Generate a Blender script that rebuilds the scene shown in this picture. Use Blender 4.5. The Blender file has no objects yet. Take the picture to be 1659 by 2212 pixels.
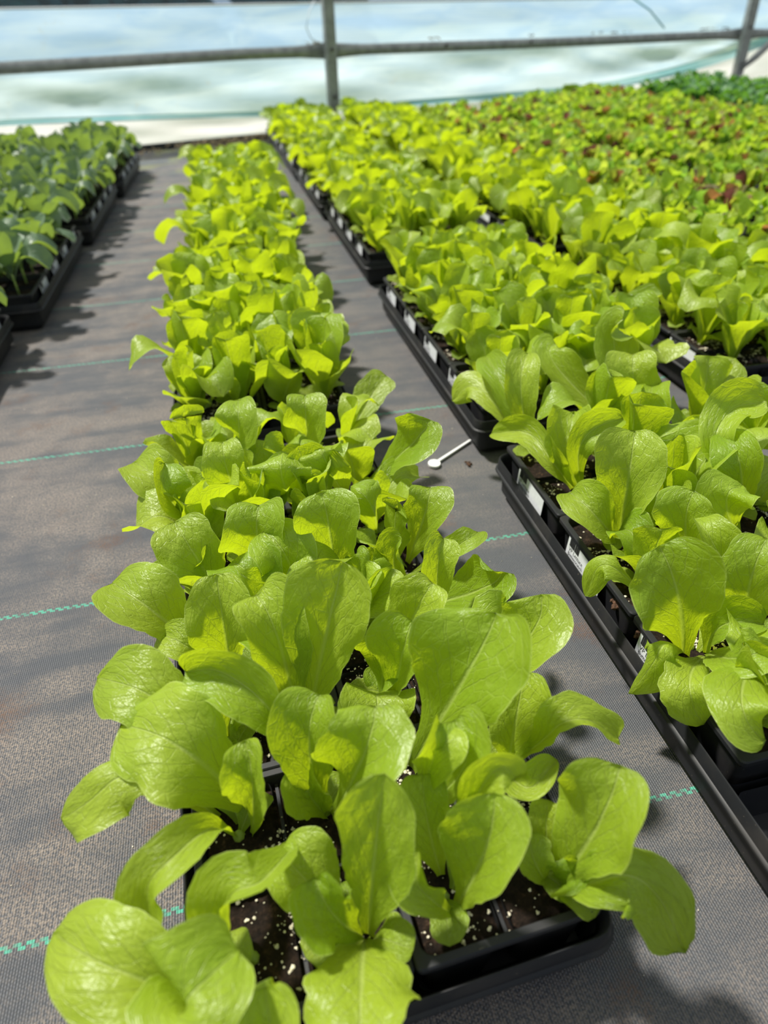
import bpy, math, random
import numpy as np
from mathutils import Vector, Matrix

# ------------------------------------------------------------------ camera, light, exposure
scene = bpy.context.scene
COL = scene.collection
FPX, PW, PH = 1450.0, 1659, 2212
CAM_POS = Vector((0.0, -0.2182, 0.4459))
CAM_AX = np.array([[0.97455766, -0.22191181, -0.03150433],
                   [0.15594177, 0.57034877, 0.80646417],
                   [-0.16099547, -0.79085867, 0.59044308]])
cam_data = bpy.data.cameras.new('camera')
cam = bpy.data.objects.new('camera', cam_data)
COL.objects.link(cam)
mw = Matrix.Identity(4)
for c in range(3):
    for r in range(3):
        mw[r][c] = float(CAM_AX[c][r])
mw[0][3], mw[1][3], mw[2][3] = CAM_POS
cam.matrix_world = mw
cam_data.sensor_fit = 'VERTICAL'
cam_data.sensor_height = 36.0
cam_data.lens = 36.0 * FPX / PH
cam_data.clip_start = 0.02
cam_data.clip_end = 200
cam_data.dof.use_dof = True
cam_data.dof.focus_distance = 0.50
cam_data.dof.aperture_fstop = 5.6
scene.camera = cam

scene.view_settings.view_transform = 'Standard'
scene.view_settings.look = 'None'
scene.view_settings.gamma = 1
scene.view_settings.use_curve_mapping = False
scene.view_settings.exposure = 0.0

world = bpy.data.worlds.new('sky')
scene.world = world
world.use_nodes = True
wn = world.node_tree
wn.nodes.clear()
wo = wn.nodes.new('ShaderNodeOutputWorld')
wb = wn.nodes.new('ShaderNodeBackground')
wtc = wn.nodes.new('ShaderNodeTexCoord')
wsx = wn.nodes.new('ShaderNodeSeparateXYZ')
wr = wn.nodes.new('ShaderNodeValToRGB')
wn.links.new(wtc.outputs['Generated'], wsx.inputs[0])
wn.links.new(wsx.outputs['Z'], wr.inputs[0])
els = wr.color_ramp.elements
els[0].position = 0.0; els[0].color = (0.50, 0.64, 0.80, 1)
els[1].position = 0.9; els[1].color = (1.25, 1.28, 1.32, 1)
e = els.new(0.30); e.color = (0.46, 0.58, 0.74, 1)
wn.links.new(wr.outputs[0], wb.inputs[0])
wb.inputs[1].default_value = 0.53
wn.links.new(wb.outputs[0], wo.inputs[0])

SUN_DIR = Vector((-0.42, 0.42, 1.0)).normalized()      # where the sun stands: beyond the wide aisle and behind the far wall
sun_data = bpy.data.lights.new('sun', 'SUN')
sun_data.energy = 6.3
sun_data.angle = math.radians(4.5)
sun_data.color = (1.0, 0.955, 0.87)
sun = bpy.data.objects.new('sun', sun_data)
COL.objects.link(sun)
sun.rotation_euler = SUN_DIR.to_track_quat('Z', 'Y').to_euler()

rnd = random.Random(11)


# ------------------------------------------------------------------ helpers
def tag(o, label=None, cat=None, group=None, kind=None):
    if label: o['label'] = label
    if cat: o['category'] = cat
    if group: o['group'] = group
    if kind: o['kind'] = kind
    return o


def link(name, data, parent=None, loc=None, rz=0.0):
    o = bpy.data.objects.new(name, data)
    COL.objects.link(o)
    if parent is not None: o.parent = parent
    if loc is not None: o.location = loc
    if rz: o.rotation_euler = (0, 0, rz)
    return o


class MB:
    """collects vertices, faces, uvs and material slots, then becomes ONE mesh"""
    def __init__(self):
        self.v = []; self.f = []; self.uv = []; self.m = []

    def add(self, verts, faces, uvs=None, mat=0):
        n = len(self.v)
        self.v.extend([tuple(map(float, p)) for p in verts])
        for k, fc in enumerate(faces):
            self.f.append([n + i for i in fc])
            self.m.append(mat)
            if uvs is not None:
                self.uv.extend([uvs[i] for i in fc])
            else:
                self.uv.extend([(0.5, 0.5)] * len(fc))

    def loft(self, loops, cap0=False, cap1=False, mat=0, closed=True):
        n = len(loops[0]); vs = [p for L in loops for p in L]; fs = []
        for a in range(len(loops) - 1):
            for i in range(n if closed else n - 1):
                j = (i + 1) % n
                fs.append((a * n + i, a * n + j, (a + 1) * n + j, (a + 1) * n + i))
        if cap0: fs.append(tuple(reversed(range(n))))
        if cap1: fs.append(tuple((len(loops) - 1) * n + i for i in range(n)))
        self.add(vs, fs, mat=mat)

    def box(self, c, s, mat=0, rz=0.0):
        x, y, z = s[0] / 2, s[1] / 2, s[2] / 2
        ca, sa = math.cos(rz), math.sin(rz)
        P = [(a * x, b * y, d * z) for d in (-1, 1) for a, b in ((-1, -1), (1, -1), (1, 1), (-1, 1))]
        P = [(c[0] + ca * p[0] - sa * p[1], c[1] + sa * p[0] + ca * p[1], c[2] + p[2]) for p in P]
        self.add(P, [(3, 2, 1, 0), (4, 5, 6, 7), (0, 1, 5, 4), (1, 2, 6, 5), (2, 3, 7, 6), (3, 0, 4, 7)], mat=mat)

    def tube(self, pts, r, n=12, caps=True, mat=0, sx=1.0):
        pts = [Vector(p) for p in pts]; loops = []
        up = Vector((0, 0, 1))
        for i, p in enumerate(pts):
            t = (pts[min(i + 1, len(pts) - 1)] - pts[max(i - 1, 0)]).normalized()
            a = t.cross(up)
            if a.length < 1e-3: a = t.cross(Vector((0, 1, 0)))
            a.normalize(); b = a.cross(t)
            rr = r[i] if isinstance(r, (list, tuple)) else r
            loops.append([p + a * (math.cos(k * math.tau / n) * rr * sx) + b * (math.sin(k * math.tau / n) * rr) for k in range(n)])
        self.loft(loops, caps, caps, mat)

    def mesh(self, name, mats, smooth=True):
        me = bpy.data.meshes.new(name)
        me.from_pydata(self.v, [], self.f)
        for m_ in (mats if isinstance(mats, (list, tuple)) else [mats]): me.materials.append(m_)
        uvl = me.uv_layers.new(name='UVMap')
        uvl.data.foreach_set('uv', np.array(self.uv, dtype=np.float32).ravel())
        me.polygons.foreach_set('material_index', np.array(self.m, dtype=np.int32))
        me.polygons.foreach_set('use_smooth', np.full(len(self.f), smooth))
        me.update()
        return me


def rrect(w, d, r, z, n=4, cx=0.0, cy=0.0):
    """rounded rectangle loop, 4*(n+1) points"""
    out = []
    for q, (sx, sy) in enumerate(((1, 1), (-1, 1), (-1, -1), (1, -1))):
        for k in range(n + 1):
            a = math.radians(90 * q + 90 * k / n)
            out.append((cx + sx * (w / 2 - r) + r * math.cos(a), cy + sy * (d / 2 - r) + r * math.sin(a), z))
    return out


def sharp(me, deg=35):
    try:
        me.set_sharp_from_angle(angle=math.radians(deg))
    except Exception:
        pass
    return me


# ------------------------------------------------------------------ node helper
class NT:
    def __init__(self, name):
        self.mat = bpy.data.materials.new(name)
        self.mat.use_nodes = True
        self.t = self.mat.node_tree
        self.t.nodes.clear()
        self.out = self.t.nodes.new('ShaderNodeOutputMaterial')

    def n(self, typ, ins=None, **kw):
        nd = self.t.nodes.new(typ)
        for k, v in kw.items(): setattr(nd, k, v)
        for k, v in (ins or {}).items():
            s = nd.inputs[k]
            if isinstance(v, bpy.types.NodeSocket): self.t.links.new(v, s)
            else: s.default_value = v
        return nd

    def math(self, op, a, b=0.0, c=None, clamp=False):
        ins = {0: a, 1: b}
        if c is not None: ins[2] = c
        return self.n('ShaderNodeMath', ins, operation=op, use_clamp=clamp).outputs[0]

    def mix(self, f, a, b, mode='MIX'):
        return self.n('ShaderNodeMix', {0: f, 6: a, 7: b}, data_type='RGBA', blend_type=mode).outputs[2]

    def ramp(self, f, stops):
        nd = self.n('ShaderNodeValToRGB', {0: f})
        e = nd.color_ramp.elements
        while len(e) < len(stops): e.new(0.5)
        for k, (p, c) in enumerate(stops):
            e[k].position = p; e[k].color = (*c, 1) if len(c) == 3 else c
        return nd.outputs[0]

    def noise(self, vec, scale, detail=3, rough=0.5, dist=0.0):
        return self.n('ShaderNodeTexNoise', {'Vector': vec, 'Scale': scale, 'Detail': detail, 'Roughness': rough, 'Distortion': dist}).outputs[0]

    def sstep(self, x, a, b):
        return self.n('ShaderNodeMapRange', {0: x, 1: a, 2: b, 3: 0.0, 4: 1.0}, interpolation_type='SMOOTHSTEP').outputs[0]

    def surf(self, s):
        self.t.links.new(s, self.out.inputs[0]); return self.mat


def plain(name, col, rough=0.5, metal=0.0, spec=0.5, noise=0.0, nscale=30):
    T = NT(name)
    c = (*col, 1)
    if noise:
        tc = T.n('ShaderNodeTexCoord').outputs['Object']
        f = T.noise(tc, nscale, 4)
        c = T.ramp(f, [(0.3, tuple(x * (1 - noise) for x in col)), (0.7, tuple(min(1, x * (1 + noise)) for x in col))])
    return T.surf(T.n('ShaderNodeBsdfPrincipled', {'Base Color': c, 'Roughness': rough, 'Metallic': metal, 'Specular IOR Level': spec}).outputs[0])


def leaf_material(name, top, top2, trans, vein, rough=0.42, trans_mix=0.5, palette=None, bump=0.5, sheen=0.0, pucker=55):
    """upper side colour, translucent colour, veins from the leaf's own uv"""
    T = NT(name)
    uv = T.n('ShaderNodeUVMap', uv_map='UVMap').outputs[0]
    sx = T.n('ShaderNodeSeparateXYZ', {0: uv})
    u, v = sx.outputs[0], sx.outputs[1]
    oc = T.n('ShaderNodeTexCoord').outputs['Object']
    av = T.math('ABSOLUTE', T.math('SUBTRACT', v, 0.5))                  # 0 midrib .. .5 edge
    rib = T.math('SUBTRACT', 1.0, T.sstep(av, 0.004, T.math('MULTIPLY_ADD', T.math('POWER', T.math('SUBTRACT', 1.0, u), 3.0), 0.16, 0.016)))
    wob = T.noise(uv, 4.0, 2)
    ph = T.math('MULTIPLY_ADD', av, -1.15, T.math('MULTIPLY_ADD', wob, 0.16, u))
    fr = T.math('FRACT', T.math('MULTIPLY', ph, 5.5))
    tri = T.math('ABSOLUTE', T.math('SUBTRACT', fr, 0.5))
    side = T.math('MULTIPLY', T.math('SUBTRACT', 1.0, T.sstep(tri, 0.0, 0.055)), T.sstep(av, 0.45, 0.2))
    vor = T.n('ShaderNodeTexVoronoi', {'Vector': uv, 'Scale': 9.0, 'Randomness': 1.0}, feature='DISTANCE_TO_EDGE').outputs['Distance']
    net = T.math('SUBTRACT', 1.0, T.sstep(vor, 0.0, 0.05))
    veins = T.math('MAXIMUM', rib, T.math('MAXIMUM', T.math('MULTIPLY', side, 0.6), T.math('MULTIPLY', net, 0.28)))
    isl = T.n('ShaderNodeNewGeometry').outputs['Random Per Island']
    oi = T.n('ShaderNodeObjectInfo').outputs['Random']
    r = T.math('FRACT', T.math('ADD', T.math('MULTIPLY', isl, 7.31), T.math('MULTIPLY', oi, 3.7)))
    big = T.noise(oc, 22.0, 3)
    base = T.mix(T.math('MULTIPLY_ADD', big, 0.5, T.math('MULTIPLY', r, 0.6), clamp=True), (*top, 1), (*top2, 1))
    tcol = (*trans, 1)
    if palette:
        nd = T.n('ShaderNodeValToRGB', {0: r}); nd.color_ramp.interpolation = 'CONSTANT'
        e = nd.color_ramp.elements
        while len(e) < len(palette): e.new(0.5)
        for k, (p, c, _t) in enumerate(palette): e[k].position = p; e[k].color = (*c, 1)
        base = T.mix(0.3, nd.outputs[0], base)
        nd2 = T.n('ShaderNodeValToRGB', {0: r}); nd2.color_ramp.interpolation = 'CONSTANT'
        e = nd2.color_ramp.elements
        while len(e) < len(palette): e.new(0.5)
        for k, (p, _c, c) in enumerate(palette): e[k].position = p; e[k].color = (*c, 1)
        tcol = nd2.outputs[0]
    col = T.mix(T.math('MULTIPLY', veins, 0.5), base, (*vein, 1))
    sp = T.n('ShaderNodeTexVoronoi', {'Vector': T.n('ShaderNodeVectorMath', {0: uv, 1: T.n('ShaderNodeCombineXYZ', {0: T.math('MULTIPLY', oi, 9.0), 1: T.math('MULTIPLY', oi, 5.0)}).outputs[0]}, operation='ADD').outputs[0], 'Scale': 7.0}, feature='F1')
    spk = T.math('MULTIPLY', T.math('LESS_THAN', sp.outputs['Distance'], 0.045), T.math('GREATER_THAN', T.n('ShaderNodeSeparateXYZ', {0: sp.outputs['Color']}).outputs[0], 0.86))
    col = T.mix(T.math('MULTIPLY', spk, 0.75), col, (0.06, 0.05, 0.02, 1))
    rim = T.math('MULTIPLY', T.sstep(av, 0.480, 0.498), 0.55)
    col = T.mix(rim, col, (*vein, 1))
    puck = T.noise(uv, 14.0, 3, 0.6)
    fine = T.noise(oc, 900.0, 2)
    hgt = T.math('ADD', T.math('MULTIPLY', veins, -0.5), T.math('ADD', T.math('MULTIPLY', puck, 0.9), T.math('MULTIPLY', fine, 0.12)))
    bmp = T.n('ShaderNodeBump', {'Height': hgt, 'Strength': bump, 'Distance': 0.0016}).outputs[0]
    pr = T.n('ShaderNodeBsdfPrincipled', {'Base Color': col, 'Roughness': rough, 'Specular IOR Level': 0.55, 'Normal': bmp, 'Sheen Weight': sheen})
    tcol2 = T.mix(T.math('MULTIPLY', veins, 0.25), tcol, (*vein, 1))
    tr = T.n('ShaderNodeBsdfTranslucent', {'Color': tcol2, 'Normal': bmp})
    return T.surf(T.n('ShaderNodeMixShader', {0: trans_mix, 1: pr.outputs[0], 2: tr.outputs[0]}).outputs[0])


# ------------------------------------------------------------------ materials
M = {}
M['lettuce'] = leaf_material('lettuce_leaf', (0.14, 0.27, 0.008), (0.40, 0.515, 0.050), (0.68, 0.84, 0.014), (0.52, 0.62, 0.19), trans_mix=0.44, rough=0.35, bump=0.8)
M['salad'] = leaf_material('salad_leaf', (0.28, 0.42, 0.03), (0.42, 0.55, 0.08), (0.6, 0.8, 0.04), (0.5, 0.6, 0.2), palette=[
    (0.0, (0.26, 0.42, 0.03), (0.62, 0.85, 0.04)), (0.45, (0.40, 0.52, 0.07), (0.75, 0.9, 0.08)),
    (0.72, (0.16, 0.33, 0.05), (0.4, 0.7, 0.06)), (0.86, (0.24, 0.10, 0.05), (0.55, 0.22, 0.08)), (0.95, (0.09, 0.025, 0.03), (0.22, 0.05, 0.06))], bump=0.8)
M['cabbage'] = leaf_material('cabbage_leaf', (0.085, 0.17, 0.085), (0.16, 0.26, 0.15), (0.36, 0.52, 0.05), (0.32, 0.42, 0.28), rough=0.36, trans_mix=0.34, sheen=0.25)
M['dark_cabbage'] = leaf_material('dark_cabbage_leaf', (0.05, 0.17, 0.05), (0.10, 0.25, 0.08), (0.22, 0.5, 0.04), (0.25, 0.4, 0.15), trans_mix=0.35)
M['conifer'] = plain('conifer_needles', (0.008, 0.07, 0.10), 0.8)
M['stem'] = plain('pale_stem', (0.42, 0.58, 0.14), 0.5)


def plastic():
    T = NT('black_plastic')
    oc = T.n('ShaderNodeTexCoord').outputs['Object']
    geo = T.n('ShaderNodeNewGeometry')
    n1 = T.noise(oc, 18.0, 4, 0.6); n2 = T.noise(oc, 400.0, 2)
    dust = T.math('MULTIPLY', T.sstep(n1, 0.45, 0.75), 0.25)
    col = T.mix(dust, (0.016, 0.017, 0.020, 1), (0.09, 0.078, 0.066, 1))
    spk = T.sstep(n2, 0.70, 0.78)
    col = T.mix(T.math('MULTIPLY', spk, 0.5), col, (0.18, 0.15, 0.12, 1))
    ro = T.math('MULTIPLY_ADD', n1, 0.3, 0.36)
    return T.surf(T.n('ShaderNodeBsdfPrincipled', {'Base Color': col, 'Roughness': ro, 'Specular IOR Level': 0.30}).outputs[0])


M['plastic'] = plastic()


def soil():
    T = NT('potting_soil')
    oc = T.n('ShaderNodeTexCoord').outputs['Object']
    a = T.noise(oc, 260.0, 5, 0.7); b = T.noise(oc, 60.0, 3)
    col = T.ramp(T.math('MULTIPLY_ADD', b, 0.4, T.math('MULTIPLY', a, 0.7)), [(0.42, (0.006, 0.004, 0.003)), (0.60, (0.020, 0.012, 0.008)), (0.72, (0.07, 0.040, 0.024)), (0.80, (0.30, 0.24, 0.17))])
    bmp = T.n('ShaderNodeBump', {'Height': a, 'Strength': 1.0, 'Distance': 0.003}).outputs[0]
    return T.surf(T.n('ShaderNodeBsdfPrincipled', {'Base Color': col, 'Roughness': 0.9, 'Specular IOR Level': 0.2, 'Normal': bmp}).outputs[0])


M['soil'] = soil()
M['perlite'] = plain('perlite', (0.72, 0.66, 0.52), 0.85, noise=0.35, nscale=300)
M['sticker'] = plain('sticker_paper', (0.70, 0.73, 0.76), 0.45, noise=0.06, nscale=200)
M['ink'] = plain('black_ink', (0.02, 0.02, 0.025), 0.6)
M['white'] = plain('white_plastic', (0.80, 0.81, 0.80), 0.35)
M['metal'] = plain('galvanised_steel', (0.36, 0.36, 0.33), 0.5, 0.35, noise=0.25, nscale=25)
M['dark_metal'] = plain('dark_bolt', (0.10, 0.09, 0.08), 0.6, 0.3)  # darker steel for the bolt heads
M['board'] = plain('dark_board', (0.03, 0.032, 0.035), 0.7)
M['straw'] = plain('straw', (0.50, 0.38, 0.22), 0.8, noise=0.3)
M['clump'] = plain('soil_clump', (0.09, 0.045, 0.025), 0.95, noise=0.5, nscale=500)
M['bark'] = plain('bark', (0.06, 0.05, 0.04), 0.9)
M['rope'] = plain('teal_cord', (0.12, 0.42, 0.40), 0.6)
M['outdoor'] = plain('outdoor_grass', (0.30, 0.36, 0.22), 0.95, noise=0.4, nscale=2)


def fabric():
    T = NT('woven_ground_cover')
    oc = T.n('ShaderNodeTexCoord').outputs['Object']
    s = T.n('ShaderNodeSeparateXYZ', {0: oc}); x, y = s.outputs[0], s.outputs[1]
    yy = T.math('MULTIPLY_ADD', x, 0.0124, y)
    # woven ribs: warp tapes 2.2 mm, weft 1.1 mm
    wx = T.math('FRACT', T.math('MULTIPLY', x, 1 / 0.0017)); wy = T.math('FRACT', T.math('MULTIPLY', yy, 1 / 0.0021))
    cellx = T.math('FLOOR', T.math('MULTIPLY', x, 1 / 0.0017))
    par = T.math('MODULO', T.math('ABSOLUTE', cellx), 2.0)
    wy2 = T.math('FRACT', T.math('ADD', T.math('MULTIPLY', yy, 1 / 0.0021), T.math('MULTIPLY', par, 0.5)))
    bx = T.math('SINE', T.math('MULTIPLY', wx, math.pi)); by = T.math('SINE', T.math('MULTIPLY', wy2, math.pi))
    weave = T.math('MULTIPLY', bx, T.math('MULTIPLY_ADD', by, 0.55, 0.45))
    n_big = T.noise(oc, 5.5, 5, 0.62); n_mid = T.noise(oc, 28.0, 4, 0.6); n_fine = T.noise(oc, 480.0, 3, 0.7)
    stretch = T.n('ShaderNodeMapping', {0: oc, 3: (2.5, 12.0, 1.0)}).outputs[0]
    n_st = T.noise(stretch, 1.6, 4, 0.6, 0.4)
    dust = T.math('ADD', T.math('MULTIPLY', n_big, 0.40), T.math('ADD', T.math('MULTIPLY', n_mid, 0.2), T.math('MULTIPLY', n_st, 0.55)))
    blotch = T.math('MULTIPLY', T.sstep(dust, 0.47, 0.68), T.math('MULTIPLY_ADD', T.sstep(x, 0.35, -0.05), 0.45, 0.42))  # tan cover breaks into soft blotches, thinner towards the narrow aisle
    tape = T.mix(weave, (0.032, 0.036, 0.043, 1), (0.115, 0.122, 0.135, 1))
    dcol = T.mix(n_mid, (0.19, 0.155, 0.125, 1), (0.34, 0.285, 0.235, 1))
    cover = T.math('MULTIPLY', blotch, T.math('MULTIPLY_ADD', T.sstep(n_fine, 0.42, 0.60), 0.85, 0.12), clamp=True)
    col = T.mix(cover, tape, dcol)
    # brown peat smudges and green algae near the far wall
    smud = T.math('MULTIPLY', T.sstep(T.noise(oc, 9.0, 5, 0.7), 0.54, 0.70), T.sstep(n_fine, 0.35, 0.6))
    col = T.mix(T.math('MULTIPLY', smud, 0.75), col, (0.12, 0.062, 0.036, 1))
    alg = T.math('MULTIPLY', T.sstep(y, 2.2, 3.2), T.sstep(T.noise(oc, 7.0, 4), 0.45, 0.42))
    col = T.mix(T.math('MULTIPLY', alg, 0.55), col, (0.22, 0.23, 0.06, 1))
    # green tracer threads, one every 305 mm
    fy = T.math('SUBTRACT', T.math('FRACT', T.math('ADD', T.math('MULTIPLY', yy, 1 / 0.3048), 0.5)), 0.5)
    d = T.math('MULTIPLY', fy, 0.3048)
    b1 = T.math('LESS_THAN', T.math('ABSOLUTE', T.math('SUBTRACT', d, 0.0012)), 0.0011)
    b2 = T.math('LESS_THAN', T.math('ABSOLUTE', T.math('ADD', d, 0.0012)), 0.0011)
    dx = T.math('FRACT', T.math('MULTIPLY', x, 1 / 0.0078))
    k1 = T.math('LESS_THAN', dx, 0.62); k2 = T.math('GREATER_THAN', dx, 0.42)
    g = T.math('MAXIMUM', T.math('MULTIPLY', b1, k1), T.math('MULTIPLY', b2, k2))
    g = T.math('MULTIPLY', g, T.math('SUBTRACT', 1.0, T.math('MULTIPLY', T.sstep(T.noise(oc, 90.0, 3), 0.46, 0.66), 0.6)))
    col = T.mix(T.math('MULTIPLY', g, 0.9), col, (0.08, 0.40, 0.28, 1))
    h = T.math('MULTIPLY_ADD', weave, 0.8, T.math('MULTIPLY', n_fine, 0.9))
    bmp = T.n('ShaderNodeBump', {'Height': h, 'Strength': 0.7, 'Distance': 0.0010}).outputs[0]
    return T.surf(T.n('ShaderNodeBsdfPrincipled', {'Base Color': col, 'Roughness': 0.62, 'Specular IOR Level': 0.4, 'Normal': bmp}).outputs[0])


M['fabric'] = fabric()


def film(name, tint, tint2, clear, ribs=0.0, stain=0.3, tfac=0.85):
    T = NT(name)
    oc = T.n('ShaderNodeTexCoord').outputs['Object']
    mp = T.n('ShaderNodeMapping', {0: oc, 3: (1.0, 1.0, 6.0)}).outputs[0]
    a = T.noise(mp, 2.2, 5, 0.6, 0.8)
    b = T.noise(oc, 14.0, 4, 0.65)
    col = T.mix(T.sstep(a, 0.35, 0.65), (*tint, 1), (*tint2, 1))
    st = T.math('MULTIPLY', T.sstep(b, 0.62, 0.8), stain)
    col = T.mix(st, col, (0.55, 0.47, 0.32, 1))
    z = T.n('ShaderNodeSeparateXYZ', {0: oc}).outputs[2]
    rb = T.math('SINE', T.math('MULTIPLY', z, 520.0))
    if ribs:
        col = T.mix(T.math('MULTIPLY_ADD', rb, ribs, ribs), col, (0.32, 0.52, 0.75, 1))
    bmp = T.n('ShaderNodeBump', {'Height': T.math('ADD', a, T.math('MULTIPLY', b, 0.3)), 'Strength': 0.08, 'Distance': 0.01}).outputs[0]
    tl = T.n('ShaderNodeBsdfTranslucent', {'Color': col, 'Normal': bmp}).outputs[0]
    df = T.n('ShaderNodeBsdfPrincipled', {'Base Color': col, 'Roughness': 0.35, 'Normal': bmp}).outputs[0]
    m1 = T.n('ShaderNodeMixShader', {0: tfac, 1: df, 2: tl}).outputs[0]
    tp = T.n('ShaderNodeBsdfTransparent', {'Color': (0.9, 0.95, 1.0, 1)}).outputs[0]
    return T.surf(T.n('ShaderNodeMixShader', {0: clear, 1: m1, 2: tp}).outputs[0])


M['film_blue'] = film('blue_tinted_film', (0.46, 0.64, 0.88), (0.62, 0.77, 0.92), 0.14, ribs=0.10, stain=0.25)
M['film_low'] = film('folded_film', (0.46, 0.60, 0.70), (0.62, 0.74, 0.80), 0.08, stain=0.35)
M['film_teal'] = film('doubled_film_edge', (0.20, 0.42, 0.45), (0.36, 0.56, 0.58), 0.05, stain=0.1)
M['film_white'] = film('white_skirt_film', (0.90, 0.88, 0.86), (0.97, 0.96, 0.95), 0.03, stain=0.35, tfac=0.6)
M['film_clear'] = film('clear_vent_film', (0.5, 0.65, 0.8), (0.5, 0.6, 0.7), 0.95, stain=0.0)

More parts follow.
